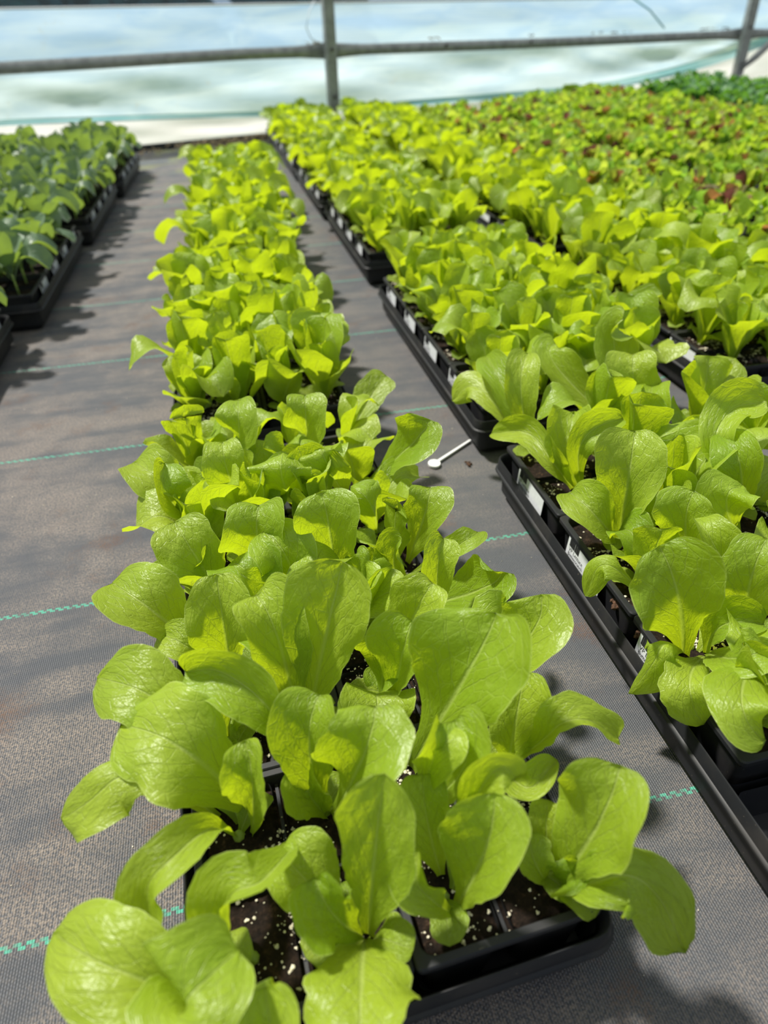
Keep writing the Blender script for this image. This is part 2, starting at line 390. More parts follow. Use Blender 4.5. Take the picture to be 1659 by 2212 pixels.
# leaf midribs of the nearest plants: file, place in file, base xyz, middle xyz, tip xyz, width, roll, cupping, waviness
CENTRE_LEAVES=[
(0,0,0.0401,0,20,-0.15,0.3,-0.0543,-0.0751,0.06,-0.0901,-0.0789,0.115,-0.1316,-0.047,0.105),
(0,0,0.0466,0,-15,0.1,0.5,-0.0581,-0.0726,0.06,-0.0665,-0.1001,0.128,-0.046,-0.0849,0.125),
(0,0,0.0296,0,0,0.5,0.4,-0.0443,-0.0761,0.06,-0.0365,-0.1076,0.1,-0.0346,-0.0975,0.115),
(1,0,0.0491,0,0,-0.1,0.6,0.0116,-0.0647,0.06,0.0053,-0.0984,0.095,-0.0008,-0.1257,0.1),
(1,0,0.0376,0,0,0.12,0.3,0.0142,-0.0642,0.06,0.0216,-0.0554,0.12,0.0312,-0.0419,0.165),
(1,0,0.0271,0,10,0.5,1,0.0118,-0.0636,0.06,-0.002,-0.0656,0.095,-0.008,-0.0534,0.11),
(1,0,0.0197,0,0,0.1,0.1,0.0163,-0.0658,0.06,0.0219,-0.0749,0.075,0.0336,-0.0832,0.078),
(1,0,0.0352,0,10,-0.1,0.3,0.004,-0.0595,0.06,-0.0121,-0.0475,0.095,-0.0251,-0.0312,0.1),
(1,1,0.0237,10,-25,0.55,0.4,-0.0125,0.0004,0.06,-0.0212,-0.0397,0.11,-0.0331,-0.0567,0.125,-0.0477,-0.0572,0.12,-0.054,-0.0644,0.088),
(0,1,0.0247,25,-20,0.55,0.4,-0.0518,0.0068,0.06,-0.0573,-0.0161,0.11,-0.0724,-0.035,0.125,-0.0862,-0.0421,0.117,-0.0889,-0.0519,0.092),
(0,1,0.0318,-10,10,-0.35,0.5,-0.0596,0.0202,0.06,-0.0833,0.017,0.115,-0.1036,0.0175,0.122,-0.1225,0.0133,0.112,-0.1412,0.0177,0.097),
(0,1,0.0538,0,10,-0.15,0.25,-0.0425,0.0201,0.06,-0.0654,0.0185,0.13,-0.1011,0.0479,0.125),
(0,1,0.024,0,15,0.5,1,-0.0424,0.0059,0.06,-0.0346,0.001,0.11,-0.0344,0.0172,0.13),
(0,2,0.0432,0,10,-0.1,0.3,-0.0509,0.0626,0.06,-0.0803,0.057,0.13,-0.1179,0.0866,0.125),
(1,2,0.0311,20,35,0.6,0.3,-0.0083,0.0615,0.06,-0.0151,0.0333,0.12,-0.0273,0.0396,0.143,-0.045,0.0535,0.15,-0.0636,0.0626,0.145),
(1,1,0.0363,0,0,0.3,0.3,0.0021,0.0083,0.06,-0.0007,0.0138,0.12,0.0093,0.0301,0.14),
(1,1,0.0423,0,0,0.2,0.6,0.006,0.0059,0.06,0.0251,-0.0085,0.13,0.0371,0.0064,0.15),
(1,1,0.0242,0,0,0.8,0.8,0.0033,0.0065,0.06,-0.0051,0.0064,0.085,-0.0071,0.0166,0.095),
(2,1,0.0204,0,-35,0.3,0.5,0.0534,0.0002,0.06,0.0595,-0.0233,0.135,0.0686,-0.0136,0.15),
(2,1,0.0315,0,0,0.2,0.3,0.0613,-0.0014,0.06,0.076,-0.0255,0.13,0.0759,-0.0119,0.15),
(2,0,0.0279,0,0,0.1,0.2,0.0605,-0.0439,0.06,0.0538,-0.0381,0.105,0.055,-0.0216,0.125),
(2,0,0.0403,0,0,0.2,0.25,0.0631,-0.0608,0.06,0.0737,-0.0658,0.12,0.0813,-0.0545,0.15),
(2,0,0.0193,10,20,0.5,0.3,0.0617,-0.0652,0.06,0.0484,-0.0701,0.09,0.0403,-0.065,0.105,0.0446,-0.0533,0.112),
(2,0,0.0194,0,-40,0.3,0.3,0.0672,-0.0434,0.06,0.0789,-0.0446,0.14,0.0937,-0.0476,0.15),
(3,0,0.0431,0,0,0.15,0.5,0.1186,-0.0644,0.06,0.1308,-0.068,0.12,0.1456,-0.0554,0.15),
(3,0,0.0343,0,-15,-0.35,0.9,0.1193,-0.0638,0.06,0.128,-0.0815,0.095,0.141,-0.0876,0.108,0.1564,-0.0949,0.092,0.1702,-0.1056,0.058),
(3,0,0.0182,0,0,0.6,1,0.1191,-0.0639,0.06,0.1229,-0.0707,0.08,0.1289,-0.0698,0.09),
(3,0,0.019,0,0,0.1,0.2,0.12,-0.0584,0.06,0.1181,-0.0479,0.085,0.122,-0.038,0.1),
(3,0,0.0184,0,0,0.1,0.5,0.1167,-0.0627,0.06,0.106,-0.0604,0.085,0.108,-0.0482,0.09),
(3,1,0.0211,0,0,0.6,0.3,0.1204,0.0125,0.06,0.1113,-0.0166,0.09,0.1167,-0.0282,0.1,0.133,-0.0218,0.11),
(3,1,0.0234,-10,20,0.4,0.6,0.1204,0.0121,0.06,0.1335,-0.0024,0.1,0.143,-0.0051,0.118,0.159,-0.0075,0.118,0.178,-0.0119,0.1),
(3,1,0.0353,0,0,0.15,0.5,0.1194,0.0086,0.06,0.1251,0.0166,0.1,0.1358,0.0328,0.12),
(2,1,0.0611,0,0,0.12,0.5,0.0606,0.026,0.06,0.0913,0.0221,0.14,0.1131,0.0334,0.17),
(3,2,0.0417,0,0,0.05,0.2,0.1108,0.072,0.06,0.1435,0.0551,0.12,0.1587,0.0674,0.145),
(2,2,0.0351,0,0,0.35,0.3,0.0621,0.0761,0.06,0.0638,0.0616,0.12,0.0743,0.072,0.14),
(2,2,0.0394,0,0,0.1,0.2,0.0576,0.0928,0.06,0.0778,0.0856,0.13,0.0913,0.0894,0.15),
(1,2,0.0525,0,0,0.12,0.25,0.0017,0.0794,0.06,0.0224,0.0835,0.14,0.0372,0.0945,0.18),
(1,2,0.0413,0,0,0.3,0.3,-0.006,0.0813,0.06,-0.0097,0.0893,0.13,-0.0185,0.1116,0.15),
(0,3,0.04,0,0,0.1,0.4,-0.0481,0.1286,0.06,-0.0448,0.1211,0.12,-0.0434,0.1377,0.15),
(0,3,0.0452,0,0,0.15,0.2,-0.066,0.1549,0.06,-0.0939,0.1499,0.12,-0.1193,0.1797,0.12),
(0,3,0.0288,0,0,0.1,0.3,-0.0613,0.1378,0.06,-0.0708,0.1252,0.1,-0.0902,0.1427,0.1),
(0,4,0.0459,0,0,0.05,0.2,-0.0487,0.2055,0.06,-0.0622,0.1983,0.12,-0.0747,0.221,0.14),
(1,4,0.0433,0,0,0.2,0.2,-0.0002,0.1981,0.06,0.0057,0.1719,0.12,-0.0089,0.193,0.14),
(2,4,0.0446,0,0,0.08,0.2,0.0411,0.1991,0.06,0.0382,0.1744,0.14,0.0366,0.1855,0.17),
(1,4,0.0476,0,0,0.2,0.4,-0.0149,0.2228,0.06,-0.0153,0.1961,0.13,-0.0099,0.2066,0.15),
(3,3,0.0398,0,0,0.1,0.2,0.0954,0.165,0.06,0.1394,0.1302,0.1,0.1556,0.1239,0.12),
(3,3,0.0253,0,-30,0.3,0.2,0.1111,0.1407,0.06,0.1095,0.1336,0.12,0.1163,0.146,0.14),
(3,4,0.0212,0,0,0.2,0.3,0.1075,0.2077,0.06,0.1322,0.1605,0.12,0.1538,0.1726,0.12),
(3,4,0.0369,0,0,0.1,0.2,0.1088,0.2226,0.06,0.1187,0.2042,0.12,0.1278,0.2163,0.14),
(3,5,0.0329,0,20,0.4,0.4,0.0912,0.2675,0.06,0.0802,0.2315,0.12,0.0662,0.2487,0.13),
(3,6,0.0476,0,0,0.15,0.3,0.1008,0.3587,0.06,0.1293,0.2981,0.13,0.1472,0.2877,0.16),
(3,6,0.0457,0,0,0.15,0.2,0.0755,0.3395,0.06,0.0538,0.2824,0.13,0.0487,0.2917,0.15),
(2,6,0.0516,0,0,0.1,0.2,0.0254,0.3351,0.06,0.0126,0.2709,0.13,0.0168,0.2886,0.15),
(1,6,0.0358,0,0,0.1,0.2,-0.0267,0.3325,0.06,-0.0334,0.299,0.13,-0.0335,0.3151,0.15),
(0,6,0.0414,0,0,0.1,0.3,-0.0728,0.3465,0.06,-0.0925,0.3158,0.12,-0.1174,0.3534,0.12),
(0,6,0.0338,0,-40,0.4,0.3,-0.0685,0.3264,0.06,-0.0835,0.2835,0.12,-0.0869,0.3071,0.14),
(1,7,0.0395,0,0,0.1,0.2,-0.0257,0.427,0.06,-0.0205,0.3725,0.13,-0.0161,0.3954,0.15),
(2,7,0.0417,0,0,0.1,0.2,0.0475,0.4158,0.06,0.0445,0.3681,0.13,0.0484,0.3794,0.155),
(3,7,0.0359,0,0,0.1,0.1,0.089,0.4328,0.06,0.1285,0.4653,0.1,0.1521,0.4835,0.115),
(2,3,0.0194,0,0,0.2,0.2,0.0482,0.1622,0.06,0.0567,0.1647,0.11,0.0569,0.1722,0.12),
(3,3,0.0268,0,0,0.4,0.3,0.0909,0.1637,0.06,0.0847,0.1685,0.11,0.092,0.1672,0.13),
(3,3,0.0217,0,30,0.4,0.3,0.0877,0.1617,0.06,0.0741,0.172,0.1,0.0688,0.1776,0.12),
]
BLOCK_LEAVES=[
(0,3,0.0511,0,0,0.1,0.5,0.2817,0.068,0.06,0.2553,0.0615,0.13,0.2446,0.078,0.16),
(0,3,0.0261,0,0,0.6,0.4,0.2979,0.0639,0.06,0.2959,0.0575,0.095,0.3175,0.0469,0.1),
(1,3,0.0386,0,0,-0.2,0.4,0.3519,0.0615,0.06,0.2566,-0.0083,0.12,0.2567,-0.0317,0.1),
(0,3,0.0283,0,0,-1.1,0.3,0.2843,0.0721,0.06,0.246,0.0485,0.1,0.2342,0.0427,0.088,0.2304,0.0502,0.05),
(0,3,0.035,0,0,-0.2,0.6,0.2969,0.0633,0.06,0.2494,0.0228,0.09,0.2573,0.0094,0.06),
(0,4,0.0216,10,-10,-0.4,0.3,0.2855,0.1291,0.06,0.2491,0.1151,0.105,0.233,0.1222,0.11,0.2262,0.1225,0.08),
(1,3,0.0393,0,0,0.1,0.3,0.3347,0.0719,0.06,0.3079,0.0594,0.13,0.3196,0.0698,0.155),
(0,5,0.0394,0,0,0.3,0.3,0.3001,0.2001,0.06,0.2682,0.1913,0.1,0.2588,0.2246,0.105),
(0,5,0.0525,0,0,0.1,0.5,0.302,0.2022,0.06,0.296,0.1994,0.13,0.3075,0.2202,0.16),
(1,4,0.0397,0,0,0.15,0.6,0.3354,0.1375,0.06,0.3108,0.1362,0.12,0.3149,0.1425,0.15),
(0,5,0.0239,0,20,0.4,0.4,0.2998,0.1999,0.06,0.32,0.1733,0.11,0.3344,0.1785,0.125),
(1,3,0.0267,0,-40,0.4,0.4,0.3453,0.0927,0.06,0.3079,0.0952,0.13,0.3046,0.1226,0.14),
(2,4,0.0401,0,0,0.1,0.3,0.3996,0.1565,0.06,0.3491,0.1433,0.13,0.3625,0.1492,0.14),
(0,6,0.0374,0,0,0.3,1,0.3047,0.2835,0.06,0.2835,0.2803,0.11,0.3012,0.3133,0.13),
(0,6,0.0279,-10,-20,0.4,0.3,0.3049,0.2827,0.06,0.2832,0.2632,0.12,0.2979,0.2669,0.14,0.3259,0.2713,0.143),
(0,6,0.0284,10,10,0.4,0.5,0.2995,0.2897,0.06,0.2681,0.2798,0.1,0.2581,0.3209,0.112,0.2354,0.3586,0.095),
(0,7,0.0344,0,0,-0.3,0.3,0.2887,0.3624,0.06,0.2578,0.4015,0.1,0.2405,0.4383,0.112,0.2205,0.4504,0.09),
(0,7,0.0345,0,0,0.3,0.3,0.2881,0.3623,0.06,0.2691,0.3701,0.13,0.2865,0.4007,0.16),
(0,7,0.0351,0,0,0.2,0.4,0.2874,0.3623,0.06,0.2652,0.404,0.12,0.2671,0.4697,0.13),
(2,6,0.0379,0,0,0.5,0.4,0.3951,0.2843,0.06,0.356,0.2555,0.12,0.3703,0.2471,0.137,0.3993,0.2604,0.14),
(3,5,0.0362,0,-10,0.3,0.4,0.4609,0.2245,0.06,0.3922,0.2192,0.13,0.4115,0.2373,0.157,0.4375,0.2292,0.165),
(2,5,0.0362,0,0,0.1,0.2,0.4245,0.2047,0.06,0.3931,0.1872,0.13,0.3986,0.2248,0.14),
(2,7,0.0439,0,0,0.1,0.2,0.4131,0.3621,0.06,0.399,0.4183,0.14,0.3965,0.4106,0.18),
(2,7,0.051,0,0,0.15,0.3,0.4163,0.3612,0.06,0.39,0.3568,0.13,0.3953,0.3754,0.15),
(2,7,0.0414,0,0,0.1,0.2,0.4101,0.3389,0.06,0.3893,0.3228,0.12,0.407,0.3494,0.13),
(2,7,0.042,0,0,0.3,0.5,0.4065,0.3619,0.06,0.3419,0.4305,0.12,0.3452,0.4557,0.14),
(0,3,0.0326,0,0,0.2,0.3,0.2995,0.0651,0.06,0.2743,0.0186,0.11,0.2889,0.0135,0.12),
]
# ------------------------------------------------------------------ setting: ground cover, outside, film wall
WA = Vector((-0.237, 3.368, 0.0)); WD = Vector((0.97273, 0.23194, 0.0)); WN = Vector((-0.23194, 0.97273, 0.0))


def wp(s, z, off=0.0):
    return WA + WD * s + WN * off + Vector((0, 0, z))


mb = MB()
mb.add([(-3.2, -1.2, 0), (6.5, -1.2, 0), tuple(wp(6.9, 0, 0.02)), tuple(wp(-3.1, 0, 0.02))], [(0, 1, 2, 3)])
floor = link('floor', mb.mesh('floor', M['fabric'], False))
tag(floor, kind='structure')
mb = MB()
mb.add([(-40, -30, -0.03), (50, -30, -0.03), (50, 70, -0.03), (-40, 70, -0.03)], [(0, 1, 2, 3)])
tag(link('ground_outside', mb.mesh('ground_outside', M['outdoor'], False)), kind='structure')


def sheet(name, s0, s1, zf0, zf1, mat, amp=0.012, off=0.0, ns=110, nz=10, seed=0):
    r = random.Random(seed); ph = [r.uniform(0, 6.28) for _ in range(8)]
    mb = MB(); vs = []; fs = []
    for i in range(ns + 1):
        s = s0 + (s1 - s0) * i / ns
        for j in range(nz + 1):
            t = j / nz
            z = zf0(s) * (1 - t) + zf1(s) * t
            o = amp * (math.sin(s * 1.9 + ph[0] + t * 2) + 0.6 * math.sin(s * 4.3 - t * 5 + ph[1]) + 0.35 * math.sin(s * 11 + t * 9 + ph[2])) * math.sin(math.pi * min(1, max(0, t * 0.9 + 0.05)))
            vs.append(wp(s, z, off + o))
    for i in range(ns):
        for j in range(nz):
            a = i * (nz + 1) + j
            fs.append((a, a + nz + 1, a + nz + 2, a + 1))
    mb.add(vs, fs)
    return mb.mesh(name, mat)


def zrail(s): return 0.343 - 0.011 * max(0.0, s - 0.4)
def zseam(s): return 0.525 - 0.008 * s
def zteal(s): return (0.165 - 0.055 * min(1, max(0, (s + 0.6) / 1.3)) - 0.0 + 0.10 * max(0.0, (s - 2.2) / 1.2) ** 2)


wall = link('wall_far', None)
tag(wall, kind='structure')
link('upper_film', sheet('upper_film', -3.0, 6.8, zrail, zseam, M['film_blue'], 0.004, 0.03, seed=1), wall)
link('curtain_film', sheet('curtain_film', -3.0, 6.8, zteal, zrail, M['film_low'], 0.018, 0.035, seed=2), wall)
link('doubled_hem', sheet('doubled_hem', -3.0, 6.8, lambda s: zteal(s) - 0.022 - 0.012 * max(0, s - 1), zteal, M['film_teal'], 0.004, 0.028, seed=3), wall)
link('skirt_film', sheet('skirt_film', -3.0, 6.8, lambda s: 0.012, lambda s: zteal(s) - 0.020 - 0.012 * max(0, s - 1), M['film_white'], 0.010, 0.045, seed=4), wall)
link('vent_film', sheet('vent_film', -3.0, 6.8, zseam, lambda s: 1.0, M['film_clear'], 0.004, 0.03, seed=5), wall)
mb = MB()
mb.tube([wp(-3.0 + k * 0.2, zseam(-3.0 + k * 0.2), 0.022) for k in range(50)], 0.0042, 8)
link('film_seam', mb.mesh('film_seam', M['white']), wall)
mb = MB()
c = wp(1.9, 0.008, 0.03)
mb.box(c, (9.8, 0.02, 0.034), rz=math.atan2(WD.y, WD.x))
tag(link('baseboard_far', mb.mesh('baseboard_far', M['board'], False)), kind='structure')

# hip rail in three lengths, each a pipe with a flattened end at its post
PS1, PS2 = 0.838, 3.56


def rail(name, s0, s1, label, flat0, flat1):
    mb = MB(); pts = []; rr = []; loops = []
    n = 30
    for k in range(n + 1):
        s = s0 + (s1 - s0) * k / n
        p = wp(s, zrail(s) + 0.002 * math.sin(s * 2.2), -0.012)
        d0 = 0.10 if flat0 else -1; e = 0.0
        if flat0: e = max(e, 1 - (s - s0) / 0.16)
        if flat1: e = max(e, 1 - (s1 - s) / 0.16)
        e = min(1, max(0, e)); e = e * e * (3 - 2 * e)
        ry, rz_ = 0.0235 * (1 - 0.75 * e), 0.0225 * (1 + 0.42 * e)
        loops.append([p + WN * (math.cos(a) * ry) + Vector((0, 0, math.sin(a) * rz_)) for a in [q * math.tau / 16 for q in range(16)]])
    mb.loft(loops, True, True)
    o = link(name, mb.mesh(name, M['metal']))
    for s in ([s0 + 0.62] if s1 - s0 > 2 else []):
        b = MB(); b.tube([wp(s, zrail(s) + 0.006, -0.034), wp(s, zrail(s) + 0.006, -0.040)], 0.0075, 8)
        link('bolt', b.mesh('bolt', M['dark_metal']), o)
    b = MB(); s = s0 + (s1 - s0) * 0.42
    b.tube([wp(s, zrail(s) + 0.006, -0.034), wp(s, zrail(s) + 0.006, -0.040)], 0.006, 8)
    link('bolt', b.mesh('bolt', M['dark_metal']), o)
    tag(o, label, 'rail', 'horizontal hip rails along the film wall')
    return o


rail('hip_rail', -3.0, PS1 - 0.012, 'grey steel pipe rail running from the slim middle post past the wide aisle', False, True)
rail('hip_rail', PS1 + 0.012, PS2 - 0.012, 'grey steel pipe rail spanning between the two upright posts', True, True)
rail('hip_rail', PS2 + 0.012, 6.8, 'grey steel pipe rail beyond the braced corner post', True, False)


def post(s, dz, w, label, brace, tilt):
    r = link('upright_post', None, loc=wp(s, 0, -0.048))
    base = wp(s, 0, -0.048)
    mb = MB(); rz = math.atan2(WD.y, WD.x)
    loops = []
    for z in (0.10, 0.3, 0.6, 1.1):
        loops.append([Vector((WD.x * (a * w / 2 + tilt * z), WD.y * (a * w / 2 + tilt * z), 0)) + WN * (b * 0.021) + Vector((0, 0, z)) for a, b in ((-.75, -1), (.75, -1), (1, -.7), (1, .7), (.75, 1), (-.75, 1), (-1, .7), (-1, -.7))])
    mb.loft(loops, True, True)
    link('square_tube', sharp(mb.mesh('square_tube', M['metal'])), r)
    mb = MB()
    mb.tube([(WD.x * tilt * z, WD.y * tilt * z, z) for z in (0.0, 0.12)], w * 0.36, 12)
    link('ground_stake', mb.mesh('ground_stake', M['metal']), r)
    for z in (0.345, 0.16):
        mb = MB(); c = Vector((WD.x * tilt * z, WD.y * tilt * z, z))
        mb.tube([c - WN * 0.020, c - WN * 0.028], 0.007, 8)
        link('bolt', mb.mesh('bolt', M['dark_metal']), r)
    if brace:
        mb = MB(); p0 = Vector((WD.x * tilt * .14, WD.y * tilt * .14, 0.14)) - WN * 0.025
        mb.tube([p0, p0 + WD * 0.10 + Vector((0, 0, 0.055)), p0 + WD * 0.42 + Vector((0, 0, 0.27)), p0 + WD * 0.9 + Vector((0, 0, 0.60))], [0.012, 0.02, 0.02, 0.02], 12)
        link('diagonal_brace', mb.mesh('diagonal_brace', M['metal']), r)
    tag(r, label, 'post', 'upright posts of the greenhouse side')
    return r


post(PS1, 1.1, 0.052, 'slim grey steel upright post behind the far end of the narrow aisle', False, 0.008)
post(PS2, 1.1, 0.070, 'grey steel upright post with a diagonal brace behind the dark seedlings', True, -0.012)

# teal cord behind the film
mb = MB(); mb.tube([wp(2.62, 0.52, -0.004), wp(2.80, 0.445, -0.004), wp(2.93, 0.36, -0.004)], 0.004, 6)
tag(link('tie_cord', mb.mesh('tie_cord', M['rope'])), 'thin teal tie cord slanting down onto the rail near the braced post', 'cord')
mb = MB(); mb.tube([wp(0.80, 0.53, 0.0), wp(0.765, 0.49, -0.01), wp(0.745, 0.43, -0.01), wp(0.765, 0.39, -0.01), wp(0.80, 0.37, -0.012)], 0.0022, 6)
tag(link('tie_cord', mb.mesh('tie_cord', M['sticker'])), 'pale looped cord hanging beside the slim middle post', 'cord')


def debris(name, pts, mat, label, cat, size, seed, group=None, kind=None, zmax=0.012):
    r = random.Random(seed); mb = MB()
    for (x, y, z) in pts:
        s = size * r.uniform(0.5, 1.3)
        a = r.uniform(0, 3.14); e = r.uniform(-0.4, 0.6)
        d = Vector((math.cos(a), math.sin(a), e)) * s
        mid = Vector((x, y, z)) + Vector((0, 0, s * 0.3))
        mb.tube([Vector((x, y, z)) - d, mid, Vector((x, y, z)) + d], [s * .12, s * .22, s * .08], 5)
    o = link(name, mb.mesh(name, mat)); tag(o, label, cat, group, kind); return o


rr = random.Random(5)
pts = [tuple(wp(rr.gauss(0.28, 0.16), rr.uniform(0.0, 0.03), -0.05 + rr.uniform(-.07, .02))) for _ in range(220)]
debris('straw_litter', pts, M['straw'], 'loose tan straw litter at the foot of the film wall', 'straw', 0.014, 1, kind='stuff')
for k, (s, n, w, lab) in enumerate([(3.33, 16, 0.12, 'brown dry leaf scraps lying on the rail beside the braced post'), (2.55, 14, 0.14, 'brown dry leaf scraps on the middle of the long rail'), (0.77, 9, 0.03, 'small tan dead leaf wisps caught on the rail at the slim post'), (2.0, 5, 0.015, 'single curled tan leaf scrap on the long rail'), (1.42, 7, 0.04, 'pale dead leaf scraps on the rail just past the slim post')]):
    r5 = random.Random(k + 20); pts = []
    for _ in range(n):
        s_ = s + r5.uniform(-w, w); pts.append(tuple(wp(s_, zrail(s_) + 0.030 + r5.uniform(0, 0.006), -0.006)))
    debris('dead_leaf_scraps', pts, M['straw'] if k in (2, 4) else M['clump'], lab, 'dead leaf', 0.011, k, kind='stuff')


# trees beyond the wall
def tree(x, y, h, w, label, seed):
    r = random.Random(seed)
    root = link('evergreen_tree', None, loc=(x, y, -0.03))
    mb = MB(); mb.tube([(0, 0, 0), (0, 0, h * 0.8)], [0.14, 0.04], 8)
    link('trunk', mb.mesh('trunk', M['bark']), root)
    mb = MB()
    for k in range(1300):
        z = r.uniform(0.02, 1) ** 1.5 * h
        rad = w * (1 - z / h * 0.85) * r.uniform(0.25, 1) ** 0.5
        a = r.uniform(0, 6.283)
        c = Vector((math.cos(a) * rad, math.sin(a) * rad, z))
        s = 0.24 * r.uniform(0.6, 1.4)
        d1 = Vector((r.gauss(0, 1), r.gauss(0, 1), r.gauss(0, .5))).normalized() * s
        d2 = d1.cross(Vector((r.gauss(0, 1), r.gauss(0, 1), r.gauss(0, 1)))).normalized() * s * 0.5
        mb.add([c - d1, c + d2, c + d1, c - d2], [(0, 1, 2, 3)])
    link('foliage', mb.mesh('foliage', M['conifer'], False), root)
    tag(root, label, 'tree', 'trees beyond the greenhouse film')


tl = ['dark evergreen tree seen through the vent film above the cabbage rows', 'dark evergreen tree seen through the film near the cabbage trays', 'dark evergreen tree seen through the film above the wide aisle', 'dark evergreen tree seen just before the slim post', 'dark evergreen tree seen past the slim post']
for k, (x, y) in enumerate([(-6.3, 13.0), (-4.5, 13.4), (-2.6, 13.2), (-0.7, 13.6), (1.9, 14.2)]):
    tree(x, y, 4.2 + 0.5 * (k % 2), 1.3, tl[k], 70 + k)

# ------------------------------------------------------------------ trays and cell packs
PL = 0.1345                      # pack length along the row


def pack_mesh(pw):
    """moulded pack of four cells: flat rim, four tapered wells"""
    mb = MB(); zt, zi = 0.066, 0.058
    W2, L2 = pw - 0.0012, PL - 0.0012
    cw, cl = W2 / 2, L2 / 2
    n = 4
    mb.loft([rrect(W2 - .004, L2 - .004, 0.004, zt - .0045, n), rrect(W2 + 0.0006, L2 + 0.0006, 0.004, zt - 0.0045, n), rrect(W2 + 0.0006, L2 + 0.0006, 0.004, zt - 0.0010, n), rrect(W2 - .001, L2 - .001, 0.004, zt, n),
             rrect(W2 - .0085, L2 - .0085, 0.008, zt, n), rrect(W2 - .0098, L2 - .0098, 0.008, zt - .001, n), rrect(W2 - .012, L2 - .012, 0.007, zt - .014, n)])
    mb.box((0, 0, zt - .0130), (0.0020, L2 - .010, .009)); mb.box((0, 0, zt - .0132), (W2 - .010, 0.0020, .009))
    for i in (-1, 1):
        for j in (-1, 1):
            cx, cy = i * cw / 2, j * cl / 2
            mb.loft([rrect(cw - 0.006, cl - 0.006, 0.008, zt - 0.004, n, cx, cy), rrect(cw - 0.009, cl - 0.009, 0.008, 0.04, n, cx, cy), rrect(cw - 0.014, cl - 0.014, 0.008, 0.012, n, cx, cy)], cap1=True)
    return sharp(mb.mesh('cell_pack', M['plastic']), 30)


def soil_mesh(pw, seed):
    r = random.Random(seed); mb = MB()
    w, l = pw - 0.0108, PL - 0.0108
    na, nb = 34, 38
    ph = [r.uniform(0, 6.28) for _ in range(4)]
    vs = []; fs = []
    for a in range(na + 1):
        for c in range(nb + 1):
            x, y = (a / na - .5) * w, (c / nb - .5) * l
            z = 0.0582 + r.uniform(-1, 1) * 0.0009 + 0.0010 * math.sin(x * 160 + ph[0]) * math.cos(y * 140 + ph[1]) + .0006 * math.sin(x * 410 + ph[2]) * math.sin(y * 380 + ph[3])
            z -= 0.0022 * (math.exp(-(x / .003) ** 2) + math.exp(-(y / .003) ** 2))
            if a in (0, na) or c in (0, nb): z = 0.0535
            vs.append((x, y, z))
    for a in range(na):
        for c in range(nb):
            q = a * (nb + 1) + c; fs.append((q, q + nb + 1, q + nb + 2, q + 1))
    mb.add(vs, fs)
    return mb.mesh('potting_soil', M['soil'])


ICO = [(0, 0, 1), (.894, 0, .447), (.276, .851, .447), (-.724, .526, .447), (-.724, -.526, .447), (.276, -.851, .447), (.724, .526, -.447), (-.276, .851, -.447), (-.894, 0, -.447), (-.276, -.851, -.447), (.724, -.526, -.447), (0, 0, -1)]
ICF = [(0, 1, 2), (0, 2, 3), (0, 3, 4), (0, 4, 5), (0, 5, 1), (1, 6, 2), (2, 7, 3), (3, 8, 4), (4, 9, 5), (5, 10, 1), (2, 6, 7), (3, 7, 8), (4, 8, 9), (5, 9, 10), (1, 10, 6), (11, 7, 6), (11, 8, 7), (11, 9, 8), (11, 10, 9), (11, 6, 10)]


def grit(mb, p, s, r):
    mb.add([(p[0] + a * s * r.uniform(.6, 1.2), p[1] + b * s * r.uniform(.6, 1.2), p[2] + c * s * r.uniform(.5, 1)) for a, b, c in ICO], ICF)


def perlite_mesh(pw, seed, n=420):
    r = random.Random(seed); mb = MB()
    cs = [(r.uniform(-1, 1) * (pw / 2 - .012), r.uniform(-1, 1) * (PL / 2 - .012)) for _ in range(9)]
    for _ in range(n):
        if r.random() < .6:
            c = r.choice(cs); x, y = c[0] + r.gauss(0, .006), c[1] + r.gauss(0, .006)
        else:
            x, y = r.uniform(-1, 1) * (pw / 2 - .007), r.uniform(-1, 1) * (PL / 2 - .007)
        if abs(x) > pw / 2 - .007 or abs(y) > PL / 2 - .007: continue
        s = r.choice((.0003, .0004, .0005, .0006, .0008, .0010, .0014)) * r.uniform(.8, 1.2)
        for q in range(1 if s < .0009 else 4):
            grit(mb, (x + r.gauss(0, s * .5) * (q > 0), y + r.gauss(0, s * .5) * (q > 0), 0.0588), s * (1 if q == 0 else .7), r)
    return mb.mesh('perlite', M['perlite'], False)


def tray_mesh(pw):
    TW, TL = 2 * pw + 0.022, 4 * PL + 0.020
    mb = MB(); n = 4
    mb.loft([rrect(TW - .002, TL - .002, .014, .0365, n), rrect(TW, TL, .015, .0365, n), rrect(TW, TL, .015, .0380, n), rrect(TW - .0012, TL - .0012, .0145, .0388, n), rrect(TW - .0040, TL - .0040, .013, .0395, n), rrect(TW - .0060, TL - .0060, .012, .0500, n),
             rrect(TW - .0072, TL - .0072, .012, .0513, n), rrect(TW - .0084, TL - .0084, .011, .0513, n), rrect(TW - .0105, TL - .0105, .011, .0500, n), rrect(TW - .014, TL - .014, .010, .044, n),
             rrect(TW - .016, TL - .016, .010, .010, n)], cap1=True)
    for i in (-1, 1):
        for j in range(4):
            cx, cy = i * (TW - .016) / 4, (j - 1.5) * (TL - .014) / 4
            w, l = (TW - .016) / 2 - .004, (TL - .014) / 4 - .005
            mb.loft([rrect(w, l, .006, .041, n, cx, cy), rrect(w - .003, l - .003, .008, .020, n, cx, cy), rrect(w - .008, l - .008, .010, .002, n, cx, cy), rrect(w - .012, l - .012, .010, .0, n, cx, cy)], cap1=True)
    return sharp(mb.mesh('carry_tray', M['plastic']), 30)


